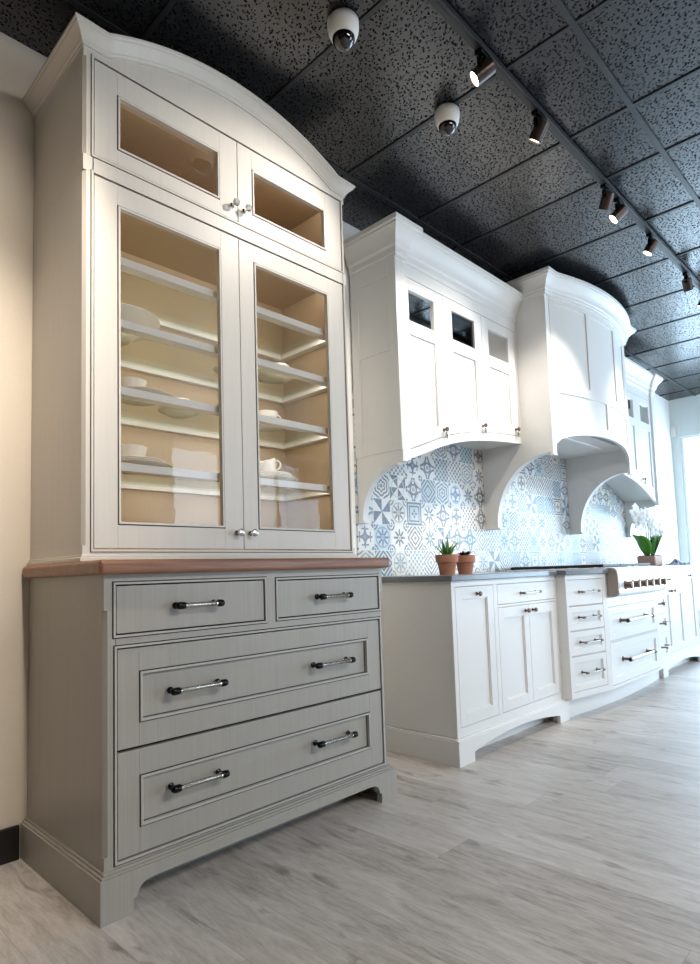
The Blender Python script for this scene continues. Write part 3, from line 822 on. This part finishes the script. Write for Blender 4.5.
    q.loft(rows, 0, True)
    q.build('crown_moulding', M['white'], root, smooth=True, ang=25)
wall_cabinet(None, 'white wall cabinet with curved lower edge hung between the hutch and the hood')
wall_cabinet(MIR, 'white wall cabinet with curved lower edge hung above the orchid, by the window')

# range hood
HD = thing('range_hood', 'large white bow-fronted range hood above the rangetop', 'range hood', (3.81, -.3, 1.25))
HX0, HX1 = 3.0895, 4.5305
for k in (0, 1):
    xf = MIR if k else None
    s = MB(xf); arc = [(-.53+.415*math.cos(t), 1.252+.462*math.sin(t)) for t in [PI/2*i/18 for i in range(19)]]
    s.prism([(-.013, 2.82), (-.563, 2.82), (-.563, 1.70), (-.545, 1.70), (-.545, 1.714)]+arc[::-1]+[(-.115, 1.238), (-.013, 1.238)], 'x', HX0, HX0+.055)
    s.box(HX0-.004, HX0+.059, -.128, -.013, 1.226, 1.2385)
    s.box(HX0-.003, HX0+.058, -.567, -.53, 1.695, 1.702)
    s.build('side_panel', M['white'], HD, .0015)
def bow(x, off=0):
    a, b = HX0+.055, HX1-.055; t = (x-a)/(b-a); h = (b-a)/2; sag = .108; R = (h*h+sag*sag)/(2*sag)
    return -.565-(math.sqrt(max(0, R*R-(x-3.81)**2))-(R-sag))-off
def hv(x):
    a, b = HX0+.055, HX1-.055; t = (x-3.81)/((b-a)/2)
    return 1.77+.105*math.sqrt(max(0, 1-abs(t)**2.2))
def bow_strip(mb, x0, x1, lo, hi, o0, o1, n=16, m=0):
    f = lambda q, x: q(x) if callable(q) else q
    rows = []
    for i in range(n+1):
        x = lerp(x0, x1, i/n)
        rows.append([(x, bow(x, o1), f(lo, x)), (x, bow(x, o0), f(lo, x)), (x, bow(x, o0), f(hi, x)), (x, bow(x, o1), f(hi, x))])
    mb.loft(rows, m, True)
A, B = HX0+.0555, HX1-.0555
bf = MB()
bow_strip(bf, A, B, lambda x: hv(x)+.004, 2.82, -.03, -.009, 32)
# raised stiles and rails
bow_strip(bf, A, B, hv, lambda x: hv(x)+.065, -.02, 0, 32)
bow_strip(bf, A, B, 2.135, 2.20, -.012, 0, 32)
bow_strip(bf, A, B, 2.765, 2.82, -.012, 0, 32)
for x0, x1 in ((A, A+.055), (3.54, 3.60), (4.02, 4.08), (B-.055, B)): bow_strip(bf, x0, x1, 2.20, 2.765, -.012, 0, 4)
for x0, x1 in ((A, A+.055), (3.78, 3.84), (B-.055, B)): bow_strip(bf, x0, x1, lambda x: hv(x)+.064, 2.135, -.012, 0, 4)
bf.build('bow_front', M['white'], HD, smooth=True, ang=30)
ln = MB().box(HX0+.055, HX1-.055, -.56, -.013, 1.90, 1.93); ln.build('liner', M['white'], HD)
MB().box(3.4, 4.2, -.45, -.15, 1.885, 1.90).build('vent_panel', M['white'], HD, .003)
MB().box(HX0, HX1, -.56, -.013, 2.82, 2.835).build('hood_top', M['white'], HD)
HCP = [(0, 0), (.010, 0), (.012, .012), (.016, .016), (.016, .03), (.022, .036), (.024, .048), (.034, .072), (.05, .092), (.066, .104), (.072, .108), (.072, .116), (.082, .120), (.082, .140), (0, .140)]
rows = []; Z = 2.806
rows.append([(HX0-o, -.014, Z+u) for o, u in HCP])
rows.append([(HX0-o, -.5635-o, Z+u) for o, u in HCP])
rows.append([(HX0+.045, -.5635-o, Z+u) for o, u in HCP])
for i in range(1, 28):
    x = lerp(A, B, i/28); rows.append([(x, bow(x)-o, Z+u) for o, u in HCP])
rows.append([(HX1-.045, -.5635-o, Z+u) for o, u in HCP])
rows.append([(HX1+o, -.5635-o, Z+u) for o, u in HCP])
rows.append([(HX1+o, -.014, Z+u) for o, u in HCP])
MB().loft(rows, 0, True).build('crown_moulding', M['white'], HD, smooth=True, ang=25)

# ------------------------------------------------------------------ plants on the counters
def pot_prof(r, h): return [(0, 0), (r*.66, 0), (r*.86, h*.62), (r, h*.62), (r*1.03, h), (r*.93, h), (r*.9, h*.85), (0, h*.85)]
def aloe_leaf(mb, base, ang, lean, L, w, m=0):
    c, s = math.cos(ang), math.sin(ang); rows = []
    for i in range(8):
        t = i/7; q = lean*(t**1.15)*L; z = L*t*math.sqrt(max(.05, 1-lean*lean*t))
        cx = Vector((base[0]+c*q, base[1]+s*q, base[2]+z))
        ww = w*(1-t**1.7)*(.85+.3*t)+.0008; th = ww*.4
        side = Vector((-s, c, 0))*ww; nrm = Vector((c, s, .0))*th
        rows.append([cx-side+nrm*.6, cx-nrm, cx+side+nrm*.6, cx+nrm*.2])
    mb.loft(rows, m, True)
ax, ay, az, = 2.075, -.38, .922
t = thing('potted_aloe', 'spiky green aloe in a terracotta pot nearest the grey hutch', 'plant', (ax, ay, az), 'terracotta pots on the worktop')
MB().lathe(pot_prof(.063, .112), (ax, ay, az), 'z', 36, 0, False).build('pot', M['terra'], t, smooth=True, ang=35)
MB().lathe([(0, .0), (.055, .0), (.05, .006), (0, .008)], (ax, ay, az+.094), 'z', 20, 0, False).build('soil', M['soil'], t)
for i, (an, le, L, w, mm) in enumerate([(.3, .12, .115, .014, 'aloe'), (2.4, .72, .12, .012, 'aloe'), (-.5, .62, .12, .013, 'aloe'), (3.3, .35, .1, .014, 'aloe'), (-1.4, .5, .075, .013, 'aloe'), (4.2, .6, .075, .012, 'aloe'), (1.5, .5, .09, .012, 'aloe'), (.1, .7, .095, .012, 'aloe2'), (5.6, .75, .085, .011, 'aloe2'), (-.15, .5, .1, .012, 'aloe2'), (2.9, .8, .075, .01, 'aloe2')]):
    q = MB(); aloe_leaf(q, (ax+.012*math.cos(an), ay+.012*math.sin(an), az+.098), an, le, L, w); q.build('leaf', M[mm], t, smooth=True)
sx, sy = 2.268, -.37
t = thing('potted_succulent', 'low dark plum succulent in a terracotta pot behind the aloe', 'plant', (sx, sy, az), 'terracotta pots on the worktop')
MB().lathe(pot_prof(.06, .108), (sx, sy, az), 'z', 36, 0, False).build('pot', M['terra'], t, smooth=True, ang=35)
MB().lathe([(0, .0), (.053, .0), (.048, .006), (0, .008)], (sx, sy, az+.09), 'z', 20, 0, False).build('soil', M['soil'], t)
rn = random.Random(4)
for ring_, (cnt, le, L) in enumerate(((9, .85, .055), (7, .65, .045), (5, .35, .036))):
    for k in range(cnt):
        q = MB(); an = 2*PI*k/cnt+ring_*.4
        aloe_leaf(q, (sx+.01*math.cos(an), sy+.01*math.sin(an), az+.095), an, le, L*rn.uniform(.85, 1.25), .013); q.build('leaf', M['purple'], t, smooth=True)

ox, oy = 5.60, -.30
t = thing('potted_orchid', 'white flowering orchid in a low pink clay planter by the window', 'plant', (ox, oy, az))
MB().prism([(ox-.105, az), (ox+.105, az), (ox+.122, az+.1), (ox-.122, az+.1)], 'y', oy-.085, oy+.085).build('planter', M['terra2'], t, .012)
MB().box(ox-.105, ox+.105, oy-.07, oy+.07, az+.1, az+.106).build('soil', M['soil'], t)
def broad_leaf(base, ang, L, w, up, bend):
    q = MB(); c, s = math.cos(ang), math.sin(ang); rows = []
    for i in range(10):
        u = i/9; out = L*u*(1-up)+bend*u*u; z = L*up*u-bend*.5*u*u*u
        ww = w*math.sin(PI*min(.995, .08+.9*u))**.7
        cc = Vector((base[0]+c*out, base[1]+s*out, base[2]+z)); sd = Vector((-s, c, 0))*ww
        lift = Vector((0, 0, ww*.35))
        rows.append([cc-sd+lift, cc-sd*.5+lift*.2, cc, cc+sd*.5+lift*.2, cc+sd+lift])
    q.loft(rows); o = q.build('leaf', M['leaf'], t, smooth=True)
    sm = o.modifiers.new('thick', 'SOLIDIFY'); sm.thickness = .003
for an, L, w, up, bd_ in ((2.33, .30, .075, .80, .06), (-.81, .27, .07, .82, .05), (-1.1, .25, .055, .88, .03), (2.9, .28, .07, .8, .05), (-.4, .24, .055, .9, .03)):
    broad_leaf((ox+.05*math.cos(an), oy+.03*math.sin(an), az+.1), an, L, w, up, bd_)
def orchid_flower(c, face, R):
    q = MB(); face = Vector(face).normalized(); sd = face.cross(Vector((0, 0, 1))).normalized(); up = sd.cross(face)
    for k in range(5):
        a = PI/2+2*PI*k/5; d = sd*math.cos(a)+up*math.sin(a); e = face.cross(d); w = R*(.42 if k in (1, 4) else .28)
        rows = []
        for i in range(6):
            u = i/5; ww = w*math.sin(PI*(.1+.86*u))**.8
            cc = Vector(c)+d*(R*u)+face*(R*.18*math.sin(u*2.6))
            rows.append([cc-e*ww, cc+face*.004, cc+e*ww])
        q.loft(rows)
    q.lathe([(0, 0), (.012, .004), (.014, .012), (0, .02)], c, 'y', 8, 1, False)
    q.build('flower', [M['petal'], M['aloe2']], t, smooth=True)
rn = random.Random(11)
for bx_, tip, mid, cl in ((-.04, (-.28, .0, 1.47), 1.50, [(-.36, 1.47), (-.30, 1.42), (-.38, 1.37), (-.28, 1.48), (-.33, 1.32), (-.24, 1.40), (-.40, 1.43), (-.22, 1.46), (-.31, 1.38), (-.26, 1.33), (-.36, 1.27)]),
                           (.0, (-.16, -.02, 1.42), 1.46, [(-.20, 1.44), (-.14, 1.40), (-.18, 1.35), (-.12, 1.43), (-.22, 1.38)]),
                           (.08, (.16, .02, 1.37), 1.42, [(.06, 1.33), (.13, 1.37), (.19, 1.33), (.02, 1.27), (.10, 1.27), (.17, 1.25), (.07, 1.21), (.14, 1.2), (.22, 1.28)])):
    pts = []
    for i in range(12):
        u = i/11
        pts.append((ox+lerp(bx_, tip[0], u**2.2), oy+tip[1]*u, az+.1+(mid-az-.1)*math.sin(u*PI*.62)/1.0 if u < .8 else lerp(pts[-1][2], tip[2], .5)))
    MB().tube(pts, .004, 6).build('stem', M['stem'], t, smooth=True)
    for fx_, fz in cl:
        orchid_flower((ox+fx_+rn.uniform(-.01, .01), oy-.02+rn.uniform(-.04, .04), fz), (-.6+rn.uniform(-.5, .5), -1, rn.uniform(-.3, .2)), rn.uniform(.048, .06))
# patterned napkin
nk = MB(); rows = []
rn = random.Random(3)
for i in range(13):
    r_ = []
    for j in range(13):
        x = lerp(5.62, 5.84, i/12); y = lerp(-.60, -.41, j/12)
        z = .926+.02*max(0, math.sin(i*.9)*math.cos(j*.8))+.065*math.exp(-((x-5.70)**2+(y+.50)**2)/.0011)
        r_.append((x, y, z))
    rows.append(r_)
nk.loft(rows)
o = nk.build('cloth_napkin', M['print'], smooth=True); sm = o.modifiers.new('thick', 'SOLIDIFY'); sm.thickness = .003; sm.offset = 0
tag(o, 'rumpled blue and white patterned cloth beside the orchid planter', 'napkin')

# ------------------------------------------------------------------ ceiling fittings
def dome_camera(x, y, label, s=1.0):
    t = thing('dome_camera', label, 'security camera', (x, y, H-.0065), 'white dome cameras on the ceiling')
    z = H-.0065
    MB().lathe([(.052*s, 0), (.056*s, -.006), (.056*s, -.03), (.053*s, -.05), (.047*s, -.066), (.04*s, -.072), (.02, -.073)], (x, y, z), 'z', 36).build('housing', M['plastic'], t, smooth=True, ang=50)
    MB().lathe([(.041*s*math.cos(a), -.070-.041*s*math.sin(a)) for a in [PI/2*k/8 for k in range(9)]], (x, y, z), 'z', 28, 0, False).build('dome', M['smoke'], t, smooth=True)
dome_camera(.792, -.93, 'white dome camera on the black ceiling nearest the arched hutch', 1.05)
dome_camera(1.448, -.935, 'white dome camera on the black ceiling nearest the lit track light', 1.0)
TY = -1.231
tag(MB().box(-1.2, 5.6, TY-.018, TY+.018, H-.03, H-.0066).box(-1.2, 5.6, TY-.005, TY+.005, H-.033, H-.03).build('track_rail', M['grid'], bevel=.002), 'long dark track rail fixed to the ceiling', 'light track')
HEADS = [(1.28, (.75, -.46, 2.3), 'first lit track spotlight, brightest one nearest the cameras'),
         (1.74, (1.9, -.4, 1.9), 'second track spotlight from the hutch end, hanging alone'),
         (2.50, (3.0, -.5, 1.7), 'track spotlight of the close pair, the one nearer the hutch'),
         (2.68, (2.2, -.35, 2.0), 'track spotlight of the close pair, the one nearer the window'),
         (3.20, (3.0, -.6, 1.9), 'track spotlight hanging in front of the range hood crown'),
         (3.93, (4.6, -1.2, 1.6), 'unlit-looking track spotlight turned away towards the window'),
         (4.35, (4.2, -.7, 1.9), 'track spotlight at the edge of the picture, farthest along the rail')]
for i, (hx, tgt, lab) in enumerate(HEADS):
    t = thing('track_spotlight', lab, 'spotlight', (hx, TY, H-.033), 'spotlights on the ceiling track')
    z = H-.033
    MB().box(hx-.045, hx+.045, TY-.016, TY+.016, z-.02, z).build('adapter', M['black'], t, .003)
    MB().lathe([(.012, -.018), (.012, -.026), (.007, -.027), (.007, -.032)], (hx, TY, z), 'z', 12).box(hx-.038, hx-.033, TY-.01, TY+.01, z-.075, z-.03).box(hx+.033, hx+.038, TY-.01, TY+.01, z-.075, z-.03).box(hx-.038, hx+.038, TY-.01, TY+.01, z-.035, z-.029).build('yoke', M['black'], t, .001)
    c = Vector((hx, TY, z-.068)); d = (Vector(tgt)-c).normalized()
    rot = Vector((0, 0, 1)).rotation_difference(d).to_matrix()
    xf = lambda v, c=c, rot=rot: tuple(c+rot @ Vector(v))
    MB(xf).lathe([(.02, -.036), (.0305, -.032), (.0315, -.02), (.0315, .05), (.0285, .05), (.0285, .044)], (0, 0, 0), 'z', 24).build('lamp_can', M['bronzecan'], t, smooth=True, ang=35)
    MB(xf).lathe([(.0283, .045), (.0, .0455)], (0, 0, 0), 'z', 24, 0, False).build('lens', M['lamp'] if i != 5 else M['black'], t)
    if i != 5:
        L = bpy.data.lights.new('spot', 'SPOT'); L.energy = (34, 38, 36, 36, 46, 0, 36)[i]; L.spot_size = math.radians(70); L.spot_blend = .8
        L.color = (1, .92, .82); L.shadow_soft_size = .03
        lo = bpy.data.objects.new('spot_lamp', L); C.objects.link(lo); lo.location = c+d*.06
        lo.rotation_euler = d.to_track_quat('-Z', 'Y').to_euler()

for hx, tgt, e in ((-.06, (-.55, 0, 1.0), 120), (-.06, (-.5, 0, 2.0), 20)):  # added unseen spots without fixtures, brightening the wall beside the hutch
    L = bpy.data.lights.new('spot', 'SPOT'); L.energy = e; L.spot_size = math.radians(62); L.spot_blend = 1; L.color = (1, .88, .74); L.shadow_soft_size = .05
    lo = bpy.data.objects.new('unseen_wall_fill', L); C.objects.link(lo); lo.location = (hx, TY, H-.12)
    lo.rotation_euler = (Vector(tgt)-lo.location).to_track_quat('-Z', 'Y').to_euler()

# ------------------------------------------------------------------ light
def area(name, loc, rot, sx, sy, e, col):
    L = bpy.data.lights.new(name, 'AREA'); L.shape = 'RECTANGLE'; L.size = sx; L.size_y = sy; L.energy = e; L.color = col
    o = bpy.data.objects.new(name, L); C.objects.link(o); o.location = loc; o.rotation_euler = rot; return o
area('window_daylight', (XR+.3, -2.35, 1.5), (0, PI/2, 0), 2.4, 4.6, 180, (.52, .76, 1.0))
area('shopfront_daylight', ((F0+F1)/2, YF-.3, 1.5), (PI/2, 0, 0), F1-F0, 2.6, 130, (.62, .80, 1.0))
area('added_room_fill', (.85, -4.2, 2.98), (.35, 0, 0), 1.7, 1.6, 125, (1, .96, .9))  # added overhead fill, no such lamp seen; lifts hutch front and wall
# cabinet lighting: a strip behind the front edge of every shelf, shining inwards
for z, e in ((2.312, .85), (2.05, .75), (1.828, .75), (1.592, .75), (1.33, .75), (2.706, .6)):
    area('cabinet_light', (.635, -.376, z), (1.0, 0, 0), 1.1, .012, e, (1, .92, .80))

w = bpy.data.worlds.new('sky'); bpy.context.scene.world = w; w.use_nodes = True
bgn = w.node_tree.nodes['Background']; bgn.inputs[0].default_value = (.86, .93, 1, 1); bgn.inputs[1].default_value = 1.1

# ------------------------------------------------------------------ camera
cam = bpy.data.cameras.new('camera'); co = bpy.data.objects.new('camera', cam); C.objects.link(co)
R = Matrix(((0.6949257912414973, -0.7183376600626882, -0.03269787153685534), (0.03429875159157131, 0.07853225374215896, -0.9963213742369661), (0.7182630021841849, 0.6912479231490241, 0.07921217353110858)))
right, down, fwd = R[0], R[1], R[2]
m = Matrix((right, -down, -fwd)).transposed().to_4x4(); m.translation = (-.75651512, -2.39294697, .94770304)
co.matrix_world = m
cam.sensor_fit = 'AUTO'; cam.sensor_width = 36; cam.lens = 610.7646*36/964
cam.shift_x = (350-354.2939)/964; cam.shift_y = (524.5422-482)/964
cam.clip_start = .02
sc = bpy.context.scene; sc.camera = co
sc.view_settings.view_transform = 'Standard'; sc.view_settings.look = 'None'; sc.view_settings.exposure = .5
sc.cycles.use_denoising = True
sc.cycles.max_bounces = 8; sc.cycles.transparent_max_bounces = 16
